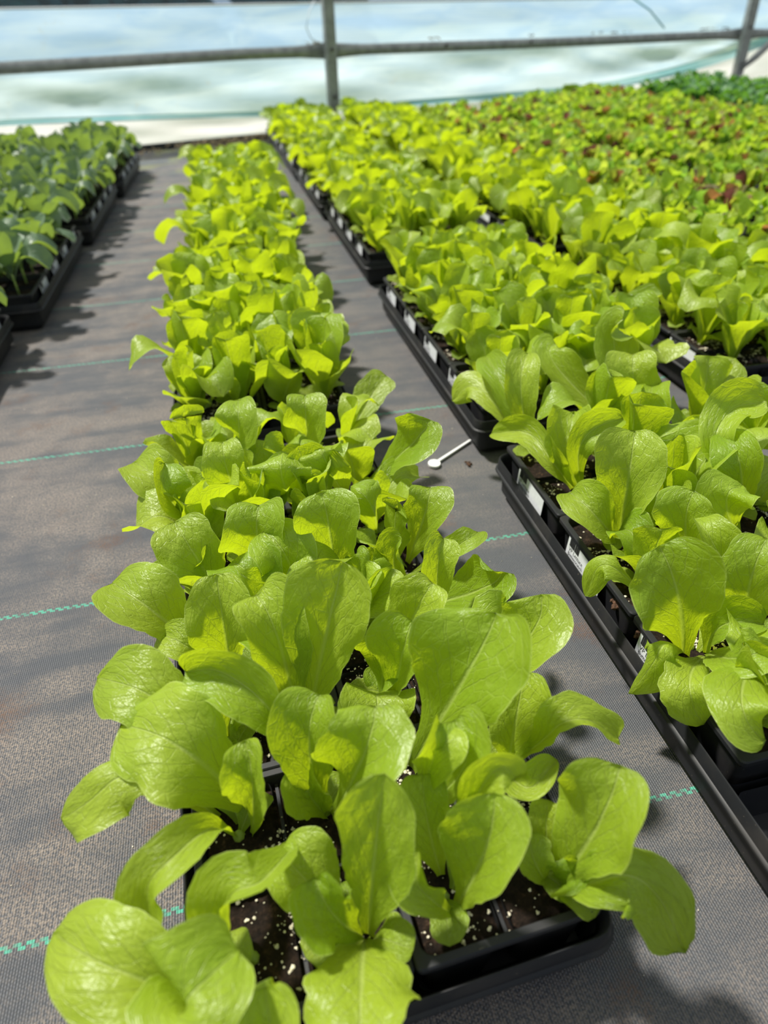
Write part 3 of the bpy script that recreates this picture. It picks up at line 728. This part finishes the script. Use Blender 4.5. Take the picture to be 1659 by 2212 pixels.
def text_mesh(body, size, name):
    cu = bpy.data.curves.new(name, 'FONT'); cu.body = body; cu.size = size; cu.resolution_u = 2
    ob = bpy.data.objects.new(name, cu); COL.objects.link(ob)
    bpy.context.view_layer.update()
    me = bpy.data.meshes.new_from_object(ob.evaluated_get(bpy.context.evaluated_depsgraph_get()))
    COL.objects.unlink(ob); bpy.data.objects.remove(ob)
    return me


def sticker_mesh():
    """white label, local x along the pack, z up, facing -y"""
    mb = MB()
    w, h = 0.062, 0.0235
    L0 = [(x, -0.0004, z) for x, _y, z in [(p[0], 0, p[1]) for p in rrect(w, h, .003, 0)]]
    L1 = [(x, 0.0, z) for x, _y, z in L0]
    mb.loft([L1, L0], cap1=True)
    mb.add([(x, -0.00045, z) for x, _y, z in L0], [tuple(range(len(L0)))])
    r = random.Random(3); x = -0.027
    while x < -0.010:
        b = r.choice((.0004, .0006, .0009))
        mb.box((x, -0.0006, 0.0055), (b, 0.0003, 0.008), mat=1); x += b + r.choice((.0004, .0007))
    for body, size, px, pz in (('VP Lettuce', 0.0060, -0.027, -0.0035), ('Buttercrunch', 0.0052, -0.027, -0.0080), ('Grown By', 0.0036, -0.027, -0.0108)):
        t = text_mesh(body, size, 'lettering')
        vs = [(v.co.x + px, -0.0006, v.co.y + pz) for v in t.vertices]
        mb.add(vs, [tuple(p.vertices) for p in t.polygons], mat=1)
        bpy.data.meshes.remove(t)
    return mb.mesh('barcode_sticker', [M['sticker'], M['ink']], False)


STICK = sticker_mesh()
PWC, PWR = 0.104, 0.121
PACK = {PWC: pack_mesh(PWC), PWR: pack_mesh(PWR)}
SOIL = {w: [soil_mesh(w, k) for k in range(2)] for w in (PWC, PWR)}
PERL = {w: [perlite_mesh(w, k + 5) for k in range(3)] for w in (PWC, PWR)}
TRAY = {PWC: tray_mesh(PWC), PWR: tray_mesh(PWR)}


def project(p):
    q = CAM_AX @ (np.array(p, float) - np.array(CAM_POS))
    if q[2] > -0.02: return (-9999, -9999)
    return (PW / 2 + FPX * q[0] / -q[2], PH / 2 - FPX * q[1] / -q[2])


def in_view(x, y, margin=60, z=0.10):
    a = project((x, y, z))
    return -margin < a[0] < PW + margin and -margin < a[1] < PH + margin + 60


ORD = ['first', 'second', 'third', 'fourth', 'fifth', 'sixth', 'seventh', 'eighth', 'ninth', 'tenth', 'eleventh', 'twelfth', 'thirteenth', 'fourteenth', 'fifteenth', 'sixteenth', 'seventeenth', 'eighteenth', 'nineteenth']
ORD += ['twentieth'] + ['twenty-' + o for o in ORD[:9]] + ['thirtieth'] + ['thirty-' + o for o in ORD[:9]] + ['fortieth'] + ['forty-' + o for o in ORD[:9]] + ['fiftieth'] + ['fifty-' + o for o in ORD[:9]]

# rows of trays: name, pack width, crop, list of (centre x, centre y, yaw)
HL = 4 * PL / 2 + 0.010
a3 = math.radians(3)
rows = []
rows.append(dict(key='C', name='row between the two aisles', pw=PWC, crop='lettuce', side=0,
                 trays=[(0.0195, 0.1786, a3), (0.0050, 0.79, 0.010), (0.024, 1.375, -0.012), (0.042, 1.955, 0.008)]))
wR = 2 * PWR + 0.022
x1 = 0.249 + wR / 2
rows.append(dict(key='R1', name='first row past the narrow aisle', pw=PWR, crop='lettuce', side=-1,
                 trays=[(x1, 0.386 - HL, 0.0), (x1 + 0.004, 0.455 + HL, 0.004), (x1 + 0.010, 1.155 + HL, 0.0), (x1 + 0.004, 1.76 + HL, 0.004), (x1, 2.36 + HL, 0.0), (x1, 2.93 + HL, 0.0)]))
x2 = 0.593 + wR / 2
rows.append(dict(key='R2', name='second row past the narrow aisle', pw=PWR, crop='lettuce', side=-1,
                 trays=[(x2, 0.468 + HL, 0.0), (x2 + .01, 1.075 + HL, 0.0), (x2 + .006, 1.66 + HL, 0.0), (x2, 2.25 + HL, 0.0), (x2, 2.84 + HL, 0.0)]))
for k, nm in enumerate(['third', 'fourth', 'fifth', 'sixth', 'seventh', 'eighth']):
    xk = 0.593 + 0.322 * (k + 1) + wR / 2
    y_wall = 3.38 + 0.238 * xk
    y0 = (0.93, 1.05, 1.30, 1.55, 1.85, 2.1)[k]
    tr = []
    y = y0
    while y + 2 * HL < y_wall:
        tr.append((xk + 0.004 * math.sin(y * 7 + k), y + HL, 0.004 * math.sin(y * 3 + k))); y += 2 * HL + 0.025
    rows.append(dict(key='R%d' % (k + 3), name=nm + ' row past the narrow aisle', pw=PWR, crop='salad' if k < 4 else 'dark', side=-1, trays=tr))
xl = -0.352 - wR / 2
rows.append(dict(key='L1', name='first row across the wide aisle', pw=PWR, crop='cabbage', side=1,
                 trays=[(-0.392 - wR / 2, 0.50 + HL, 0.0), (xl, 1.10 + HL, -0.006), (xl + 0.024, 1.705 + HL, -0.02), (xl + 0.055, 2.31 + HL, -0.03)]))
rows.append(dict(key='L2', name='second row across the wide aisle', pw=PWR, crop='cabbage', side=1,
                 trays=[(xl - 0.30, 1.705 + HL, -0.02), (xl - 0.265, 2.31 + HL, -0.03)]))

CROPNAME = {'lettuce': 'lettuce', 'salad': 'salad mix', 'dark': 'dark seedlings', 'cabbage': 'cabbage seedlings'}
cells = []            # (row, tray index, file 0..3, k in tray 0..7, x, y, yaw)
def words_label(*parts): return ' '.join(parts)


for R_ in rows:
    pw = R_['pw']; cnt = 0
    for ti, (cx, cy, yaw) in enumerate(R_['trays']):
        ca, sa = math.cos(yaw), math.sin(yaw)
        def P(lx, ly): return (cx + ca * lx - sa * ly, cy + sa * lx + ca * ly)
        if not any(in_view(*P(a, b)) for a in (-pw, 0, pw) for b in (-HL, -HL / 2, 0, HL / 2, HL)): continue
        t = link('carry_tray', TRAY[pw], loc=(cx, cy, 0), rz=yaw)
        tag(t, 'black carry tray of ' + CROPNAME[R_['crop']] + ', ' + R_['name'] + ', ' + ORD[ti] + ' from the front', 'tray', 'black carry trays')
        for px in (0, 1):
            for py in range(4):
                lx, ly = (px - .5) * pw, (py - 1.5) * PL
                gx, gy = P(lx, ly)
                if not in_view(gx, gy, 160): continue
                rot = yaw + (math.pi if rnd.random() < 0.5 else 0)
                pk = link('cell_pack', PACK[pw], loc=(gx, gy, 0), rz=yaw)
                near = {'C': 'wide-aisle side' if px == 0 else 'narrow-aisle side'}.get(R_['key'], ('near-aisle side' if (px == 0) == (R_['side'] < 0) else 'far side'))
                nm = R_['name'].replace('row past the narrow aisle', 'narrow-aisle row').replace('row across the wide aisle', 'wide-aisle row').replace('row between the two aisles', 'centre row')
                tag(pk, 'black pack of ' + CROPNAME[R_['crop']] + ', ' + nm + ', ' + ORD[ti] + ' tray, ' + near + ', ' + ORD[py] + ' pack back', 'cell pack', 'black four-cell packs')
                s = link('potting_soil', SOIL[pw][rnd.randrange(2)], pk, rz=rot - yaw)
                if gy < 1.1:
                    s = link('perlite', PERL[pw][rnd.randrange(3)], pk, rz=rot - yaw); s['kind'] = 'stuff'
                if R_['side'] and (px == 0) == (R_['side'] < 0):
                    sd = R_['side']
                    st = link('barcode_sticker', STICK, pk, loc=(sd * (pw / 2 - 0.0005), (3 - py) * .011 + rnd.uniform(-.003, .003), 0.0515))
                    st.rotation_euler = (math.radians(-5), 0, -math.pi / 2 if sd < 0 else math.pi / 2)
                for fx in (0, 1):
                    for fy in (0, 1):
                        q = P(lx + (fx - .5) * pw / 2, ly + (fy - .5) * PL / 2)
                        cells.append((R_, ti, px * 2 + fx, py * 2 + fy, q[0], q[1], yaw))

# ------------------------------------------------------------------ leaves
def prof(u, pet=0.16, top=0.62, sq=2.4):
    if u < top:
        x = min(1, max(0, (u - 0.02) / (top - 0.02))); s = x * x * (3 - 2 * x)
        return pet + (1 - pet) * s ** 0.72
    return max(0.0, 1 - ((u - top) / (1 - top)) ** sq) ** (1 / sq) if u < 1 else 0.0


def spine(pts, u):
    """point and tangent on the leaf's midrib"""
    if len(pts) == 3:
        B, Mi, Tp = pts; Q = Mi * 2 - (B + Tp) * 0.5
        return B * (1 - u) ** 2 + Q * (2 * u * (1 - u)) + Tp * u * u, (Q - B) * (1 - u) + (Tp - Q) * u
    n = len(pts) - 1; k = min(n - 1, int(u * n)); t = u * n - k
    p1, p2 = pts[k], pts[k + 1]
    p0 = pts[k - 1] if k else p1 * 2 - p2
    p3 = pts[k + 2] if k + 2 <= n else p2 * 2 - p1
    P = (p1 * 2 + (p2 - p0) * t + (p0 * 2 - p1 * 5 + p2 * 4 - p3) * t * t + (p1 * 3 - p0 - p2 * 3 + p3) * t ** 3) * 0.5
    D = (p2 - p0) + (p0 * 2 - p1 * 5 + p2 * 4 - p3) * 2 * t + (p1 * 3 - p0 - p2 * 3 + p3) * 3 * t * t
    return P, D


def leaf(mb, pts, W, r0=0.0, r1=0.0, cup=0.15, wave=0.3, nref=None, seed=0, nu=16, nv=8, pet=0.16, top=0.62, frill=0.0, crinkle=0.0, crease=None):
    r = random.Random(seed)
    pts = [Vector(p) for p in pts]
    ph = [r.uniform(0, 6.28) for _ in range(10)]
    f1 = r.uniform(1.2, 2.0); f2 = r.uniform(1.4, 2.4)
    vs, uvs, fs = [], [], []
    twist = r.uniform(-0.15, 0.15); lop = r.uniform(-.10, .10); sq = r.uniform(2.0, 2.9)
    tipcurl = r.uniform(-.06, .10) * W
    Sp = None
    if crease is None: crease = r.uniform(0.12, 0.38)
    for i in range(nu + 1):
        u = i / nu
        u = 1 - (1 - u) ** 1.25 if u > 0 else 0
        P, t = spine(pts, u)
        if t.length < 1e-7: t = Vector((0, 0, 1))
        t.normalize()
        nr = nref if nref is not None else Vector((0, 0, 1))
        S = t.cross(nr)
        if S.length < 0.12 and Sp is not None: S = Sp - t * Sp.dot(t)
        elif S.length < 1e-4: S = t.cross(Vector((0, 1, 0)))
        S.normalize()
        if Sp is not None and nref is not None and S.dot(Sp) < 0: S = -S
        Sp = S; N = S.cross(t)
        a = math.radians(r0 + (r1 - r0) * u) + twist * math.sin(u * 3)
        S, N = S * math.cos(a) + N * math.sin(a), N * math.cos(a) - S * math.sin(a)
        w = W * 0.5 * prof(u, pet, top, sq)
        for j in range(nv + 1):
            v = 2 * j / nv - 1
            av = abs(v); sd = 1 if v > 0 else 0
            jag = 1.0 + (lop if v > 0 else -lop)
            if frill: jag += frill * math.sin(u * 44 + 3 * sd + ph[4]) * av ** 4 * (1.6 - u)
            jag += (0.080 * math.sin(u * 8 + ph[2 + sd]) + 0.045 * math.sin(u * 17 + ph[5 + sd]) + (0.03 * math.sin(u * 60 + ph[7]) if u < .5 else 0)) * av ** 2
            off = cup * w * (av ** 1.7) * (0.6 + 0.8 * u)
            off += wave * w * 0.50 * (av ** 2.2) * math.sin(u * (f1 if sd else f2) * math.pi * 1.3 + ph[0 + sd])
            off += wave * w * 0.20 * (av ** 3) * math.sin(u * 15 + ph[7 + sd])
            off -= 0.07 * w * (1 - av) ** 2
            off += crease * w * av * min(1, u * 2.5) * (1 - 0.5 * u)
            # quilting between the side veins
            q = u - 0.55 * av
            off += (0.012 + 0.05 * crinkle) * W * abs(math.sin(q * 17 + ph[9])) * math.sin(av * 3.1) * min(1, u * 3)
            off += crinkle * 0.05 * W * math.sin(u * 23 + ph[3]) * math.sin(v * 8 + ph[5]) * min(1, u * 2)
            off += tipcurl * max(0, (u - .72) / .28) ** 2
            p = P + S * (v * w * jag * (1 - 0.15 * abs(cup) * av)) + N * off
            vs.append(p); uvs.append((u, (v + 1) / 2))
    for i in range(nu):
        for j in range(nv):
            a = i * (nv + 1) + j
            fs.append((a, a + 1, a + nv + 2, a + nv + 1))
    mb.add(vs, fs, uvs)


def rosette_leaves(kind, seed):
    """leaf parameter list of one plant, local coordinates above the soil (z=0)"""
    r = random.Random(seed); out = []
    a0 = r.uniform(0, 6.28)
    if kind == 'lettuce':
        for k in range(r.randint(6, 8)):
            a = a0 + k * 2.399 + r.uniform(-.3, .3)
            if k < 2:      # low round seed leaves
                rad, hgt, w, mz = r.uniform(.026, .034), .010, .020, .010
            elif k < 5:
                rad, hgt, w, mz = r.uniform(.034, .052), r.uniform(.048, .078), r.uniform(.036, .048), .0
            else:
                rad, hgt, w, mz = r.uniform(.006, .026), r.uniform(.060, .088), r.uniform(.032, .042), .0
            d = Vector((math.cos(a), math.sin(a), 0))
            tip = d * rad + Vector((0, 0, hgt))
            mid = d * rad * r.uniform(.38, .55) + Vector((0, 0, hgt * r.uniform(.55, .72) if k >= 2 else mz))
            if 2 <= k < 5 and r.random() < .5:        # outer leaf arches over
                mid = d * rad * .62 + Vector((0, 0, hgt * .85)); tip = d * rad * 1.30 + Vector((0, 0, hgt * r.uniform(.45, .8)))
            out.append(dict(B=d * 0.002, Mi=mid, Tp=tip, W=w, cup=r.uniform(-.1, .45), wave=r.uniform(.3, .9), roll=r.uniform(-25, 25), pet=.14, top=r.uniform(.56, .66)))
    elif kind == 'salad':
        for k in range(r.randint(7, 9)):
            a = a0 + k * 2.399 + r.uniform(-.3, .3)
            rad, hgt, w = r.uniform(.012, .042), r.uniform(.040, .074), r.uniform(.026, .042)
            d = Vector((math.cos(a), math.sin(a), 0))
            out.append(dict(B=d * .002, Mi=d * rad * .45 + Vector((0, 0, hgt * .65)), Tp=d * rad + Vector((0, 0, hgt)), W=w, cup=r.uniform(0, .5), wave=r.uniform(.8, 1.5), roll=r.uniform(-30, 30), pet=.2, top=.6, frill=.12))
    elif kind == 'dark':
        for k in range(6):
            a = a0 + k * 2.399 + r.uniform(-.3, .3)
            rad, hgt, w = r.uniform(.022, .04), r.uniform(.05, .085), r.uniform(.034, .044)
            d = Vector((math.cos(a), math.sin(a), 0))
            out.append(dict(B=d * .002, Mi=d * rad * .4 + Vector((0, 0, hgt * .85)), Tp=d * rad * 1.2 + Vector((0, 0, hgt)), W=w, cup=.3, wave=.4, roll=r.uniform(-20, 20), pet=.07, top=.62))
    else:
        for k in range(r.randint(6, 7)):
            a = a0 + k * 2.399 + r.uniform(-.3, .3)
            d = Vector((math.cos(a), math.sin(a), 0))
            st = Vector((0, 0, 0.018 + 0.004 * k))
            if k < 3:
                rad, hgt = r.uniform(.045, .062), r.uniform(.03, .06)
                mid = d * rad * .6 + Vector((0, 0, hgt + .018)); tip = d * rad * 1.15 + Vector((0, 0, hgt - .008))
            else:
                rad, hgt = r.uniform(.018, .045), r.uniform(.068, .105)
                mid = d * rad * .45 + Vector((0, 0, hgt * .72)); tip = d * rad + Vector((0, 0, hgt))
            out.append(dict(B=st, Mi=mid, Tp=tip, W=r.uniform(.030, .042), cup=r.uniform(-.1, .5), wave=r.uniform(.1, .6), roll=r.uniform(-30, 30), pet=.06, top=.66, sq=2.0))
    for o in out:
        o.pop('sq', None); o['pts'] = [o.pop('B'), o.pop('Mi'), o.pop('Tp')]; o['r1'] = o.pop('roll')
    if kind == 'lettuce':
        for o in out:
            o['pts'] = [p * 1.16 for p in o['pts']]; o['W'] *= 1.26
    if kind == 'cabbage':
        for o in out:
            o['pts'] = [p * 1.08 for p in o['pts']]; o['W'] *= 1.15
    return out


def foliage_mesh(kind, seed, nu, nv, name):
    mb = MB()
    for k, d in enumerate(rosette_leaves(kind, seed)):
        leaf(mb, seed=seed * 31 + k, nu=nu, nv=nv, **d)
    mat = {'lettuce': 'lettuce', 'salad': 'salad', 'dark': 'dark_cabbage', 'cabbage': 'cabbage'}[kind]
    mats = [M[mat]]
    if kind == 'cabbage':
        n0 = len(mb.f)
        mb.tube([(0, 0, 0), (0.001, 0, 0.05)], [0.0022, 0.0018], 6)
        mb.m[n0:] = [1] * (len(mb.f) - n0); mats.append(M['stem'])
    return mb.mesh(name, mats)


NV = 14
MED = {k: [foliage_mesh(k, 100 * q + s, 10, 6, n) for s in range(NV)] for q, (k, n) in enumerate((('lettuce', 'lettuce_plant'), ('salad', 'salad_mix_plant'), ('cabbage', 'cabbage_plant'), ('dark', 'dark_green_seedling')))}

ZS = 0.0585
PNAME = {'lettuce': 'lettuce_plant', 'salad': 'salad_mix_plant', 'cabbage': 'cabbage_plant', 'dark': 'dark_green_seedling'}
PLAB = {'lettuce': 'lettuce plant', 'salad': 'mixed salad plant', 'cabbage': 'cabbage plant', 'dark': 'dark green seedling'}
PCAT = {'lettuce': 'lettuce', 'salad': 'salad plant', 'cabbage': 'cabbage', 'dark': 'seedling'}


def file_word(R_, fi):
    if R_['key'] == 'C': return ['wide-aisle edge', 'second file from wide aisle', 'second file from narrow aisle', 'narrow-aisle edge'][fi]
    k = fi if R_['side'] < 0 else 3 - fi
    return ['aisle-side file', 'second file', 'third file', 'far file'][k]


# how many plants stand before this one in its file
for c in cells: pass
seen_first = {}
hand = {'C': {}, 'R1': {}}
for key, tab in (('C', CENTRE_LEAVES), ('R1', BLOCK_LEAVES)):
    for row in tab: hand[key].setdefault((int(row[0]), int(row[1])), []).append(row[2:])

LEAFLIB = []
for s in range(10):
    vs = []
    for k, d in enumerate(rosette_leaves('lettuce', 500 + s)):
        mb = MB(); leaf(mb, seed=s * 17 + k, nu=14, nv=8, crinkle=0.25 if k > 5 else 0.0, **d)
        vs.append(mb.mesh('leaf', M['lettuce']))
    LEAFLIB.append(vs)
mb = MB(); mb.tube([(0, 0, -0.004), (0, 0, 0.0), (0, 0, 0.003)], [0.0040, 0.0038, 0.002], 8)
CROWN = mb.mesh('crown', M['lettuce'])
mb = MB()
COTY = []
for s in range(5):
    mb = MB(); r = random.Random(s); a = r.uniform(0, 6.28); d = Vector((math.cos(a), math.sin(a), 0))
    leaf(mb, [d * .001, d * .013 + Vector((0, 0, .009)), d * .027 + Vector((0, 0, .007))], .020, 0, 0, .1, .2, seed=s, nu=10, nv=6)
    COTY.append(mb.mesh('leaf', M['lettuce']))

used = {'lettuce': 0, 'salad': 0, 'cabbage': 0, 'dark': 0}
rest = {'lettuce': [], 'salad': [], 'cabbage': [], 'dark': []}
camv = np.array(CAM_POS)
def dist(c): return math.sqrt((c[4] - camv[0]) ** 2 + (c[5] - camv[1]) ** 2)


cells = [c for c in cells if in_view(c[4], c[5], 110, 0.13) or in_view(c[4], c[5], 110, 0.07)]
cells.sort(key=dist)
ROWY = {}
order = {}
for c in sorted(cells, key=lambda c: (c[0]['key'], c[2], c[1], c[3])):
    kk = (c[0]['key'], c[2]); order[(c[0]['key'], c[1], c[2], c[3])] = ROWY.get(kk, 0); ROWY[kk] = ROWY.get(kk, 0) + 1
to_cam = lambda p: (CAM_POS - Vector(p)).normalized()
for c in cells:
    R_, ti, fi, ki, x, y, yaw = c
    crop = R_['crop']
    if used[crop] >= 296:
        rest[crop].append(c); continue
    used[crop] += 1
    nm = R_['name'].replace('row past the narrow aisle', 'narrow-aisle row').replace('row across the wide aisle', 'wide-aisle row').replace('row between the two aisles', 'centre row')
    lab = PLAB[crop] + ', ' + nm + ', ' + file_word(R_, fi) + ', ' + ORD[order[(R_['key'], ti, fi, ki)]] + ' from the front'
    grp = {'lettuce': 'lettuce plants in the trays', 'salad': 'mixed salad plants in the trays', 'cabbage': 'cabbage plants across the wide aisle', 'dark': 'dark green seedlings by the far wall'}[crop]
    pr = random.Random(hash((R_['key'] == 'C', ti, fi, ki, int(x * 1000))) & 0xffff)
    rows_h = hand.get(R_['key'], {}).get((fi, ki)) if ti == 0 else None
    near = crop == 'lettuce' and ((R_['key'] == 'C' and ti <= 1) or (R_['key'] == 'R1' and ti <= 1) or (R_['key'] == 'R2' and ti == 0 and ki < 4))
    if near:
        root = link(PNAME[crop], None, loc=(x, y, ZS))
        if rows_h:
            for k, row in enumerate(rows_h):
                W, q0, q1, cup, wave = row[:5]
                P3 = [Vector(row[5 + 3 * q:8 + 3 * q]) for q in range((len(row) - 5) // 3)]
                o = Vector((x, y, ZS)); mb = MB(); mid = P3[len(P3) // 2]
                nref = (to_cam(mid) * 0.72 + Vector((-0.1, 0.1, 0.5))).normalized()
                P3[0] = P3[0] + Vector((0, 0, -0.003))
                leaf(mb, [q - o for q in P3], W * 1.08, q0, q1, cup + 0.05, wave * 1.3, nref, seed=k + fi * 7 + ki * 31, nu=26, nv=14,
                     top=0.60, crinkle=0.6 if wave > .75 else 0.25, frill=0.05 if wave > .55 else 0.012)
                link('leaf', mb.mesh('leaf', M['lettuce']), root)
            if len(rows_h) < 3:
                lib = LEAFLIB[pr.randrange(10)]
                for k in range(5 - len(rows_h)):
                    l_ = link('leaf', lib[[2, 5, 0, 3][k]], root, rz=pr.uniform(0, 6.28)); l_.scale = (.8, .8, .72)
            for k in range(2):
                link('leaf', COTY[pr.randrange(5)], root, rz=pr.uniform(0, 6.28))
        else:
            lib = LEAFLIB[pr.randrange(10)]; rz = pr.uniform(0, 6.28); sc = pr.uniform(.88, 1.12)
            if ti == 0: sc *= 0.92
            for me in lib:
                l_ = link('leaf', me, root, rz=rz); l_.scale = (sc, sc, sc)
        link('crown', CROWN, root)
        if rows_h:
            q = sum((Vector(r_[5:8]) for r_ in rows_h), Vector()) / len(rows_h) - Vector((x, y, 0.06))
            root.children[-1].location = (q.x, q.y, 0)
    else:
        root = link(PNAME[crop], MED[crop][pr.randrange(NV)], loc=(x, y, ZS), rz=pr.uniform(0, 6.28))
        sc = pr.uniform(.86, 1.14); root.scale = (sc, sc, sc * pr.uniform(.9, 1.1))
    tag(root, lab, PCAT[crop], grp)

# everything past about three hundred of a kind: one mass per crop
for crop, lst in rest.items():
    if not lst: continue
    libs = MED[crop][:10]
    V, F, U, off = [], [], [], 0
    base = []
    for me in libs:
        a = np.empty(len(me.vertices) * 3); me.vertices.foreach_get('co', a)
        li = np.empty(len(me.loops), dtype=np.int64); me.loops.foreach_get('vertex_index', li)
        uv = np.empty(len(me.loops) * 2); me.uv_layers[0].data.foreach_get('uv', uv)
        ls = np.empty(len(me.polygons), dtype=np.int64); me.polygons.foreach_get('loop_total', ls)
        base.append((a.reshape(-1, 3), li, uv, ls))
    LT = []
    for c in lst:
        a, li, uv, ls = base[rnd.randrange(len(base))]
        th = rnd.uniform(0, 6.28); sc = rnd.uniform(.86, 1.14)
        ct, st = math.cos(th) * sc, math.sin(th) * sc
        w = np.stack([a[:, 0] * ct - a[:, 1] * st + c[4], a[:, 0] * st + a[:, 1] * ct + c[5], a[:, 2] * sc + ZS], 1)
        V.append(w); F.append(li + off); U.append(uv); LT.append(ls); off += len(w)
    V = np.concatenate(V); F = np.concatenate(F); U = np.concatenate(U); LT = np.concatenate(LT)
    me = bpy.data.meshes.new('massed_' + crop)
    me.vertices.add(len(V)); me.vertices.foreach_set('co', V.ravel())
    me.loops.add(len(F)); me.loops.foreach_set('vertex_index', F.astype(np.int32))
    me.polygons.add(len(LT)); st = np.concatenate([[0], np.cumsum(LT)[:-1]])
    me.polygons.foreach_set('loop_start', st.astype(np.int32))
    me.update(calc_edges=True)
    ul = me.uv_layers.new(name='UVMap'); ul.data.foreach_set('uv', U)
    me.polygons.foreach_set('use_smooth', np.full(len(LT), True))
    me.materials.append(libs[0].materials[0])
    me.validate()
    o = link({'lettuce': 'distant_lettuce', 'salad': 'distant_salad_mix', 'dark': 'distant_dark_seedlings', 'cabbage': 'distant_cabbage'}[crop], me)
    tag(o, {'lettuce': 'bright green mass of lettuce filling the far trays before the film wall', 'salad': 'yellow-green and bronze mass of mixed salad in the far trays'}.get(crop, 'dark green mass of seedlings in the far trays'), PCAT[crop], kind='stuff')

# ------------------------------------------------------------------ small things on the ground
mb = MB()
A_, B_ = Vector((0.203, 0.457, 0.003)), Vector((0.264, 0.499, 0.003))
d = (B_ - A_).normalized(); n_ = Vector((-d.y, d.x, 0))
pt = [A_ - n_ * .0017, A_ + n_ * .0017, B_ + n_ * .0014, B_ - n_ * .0014]
mb.loft([[p + Vector((0, 0, -0.0015)) for p in pt], [p + Vector((0, 0, .001)) for p in pt]], True, True)
tg = link('plant_stake', None, loc=(0, 0, 0))
link('shaft', mb.mesh('shaft', M['white'], False), tg)
mb = MB()
ring = [A_ + Vector((math.cos(a) * .0075, math.sin(a) * .0085, 0)) for a in [k * math.tau / 20 for k in range(20)]]
mb.loft([[p + Vector((0, 0, -0.0015)) for p in ring], [p + Vector((0, 0, .0012)) for p in ring]], True, True)
link('round_head', mb.mesh('round_head', M['white'], False), tg)
tag(tg, 'white plastic plant stake with a round head lying in the narrow aisle', 'plant stake')


def clump(x, y, s, label, seed, mat='clump', z=None):
    r = random.Random(seed); mb = MB()
    for k in range(9):
        grit(mb, (r.gauss(0, s * .45), r.gauss(0, s * .45), s * .35 + r.uniform(0, s * .3)), s * r.uniform(.35, .6), r)
    o = link('soil_clump' if mat == 'clump' else 'perlite_grain', mb.mesh('clump', M[mat], False), loc=(x, y, 0 if z is None else z))
    tag(o, label, 'soil clump' if mat == 'clump' else 'perlite'); return o


clump(0.243, 0.447, 0.0045, 'small brown soil clump just in front of the white plant stake', 1)
clump(0.2655, 0.137, 0.006, 'crumbly brown soil clump resting on the tray rim, first narrow-aisle row', 2, z=0.047)
clump(0.2665, 0.100, 0.005, 'thin smear of brown soil on the tray rim beside a barcode sticker', 3, z=0.047)
clump(0.284, 0.028, 0.005, 'dark peat crumb on the ground against the tray foot near the tracer thread', 4)
r9 = random.Random(77); mb = MB()
for _ in range(420):
    x = r9.uniform(-0.45, 0.35); y = r9.uniform(-0.15, 1.6)
    if -0.10 < x < 0.14: continue
    grit(mb, (x, y, 0.0004), r9.choice((.0003, .0004, .0005, .0007)), r9)
tag(link('perlite_litter', mb.mesh('perlite_litter', M['perlite'], False)), 'scattered white perlite crumbs lying on the woven ground cover', 'perlite', kind='stuff')
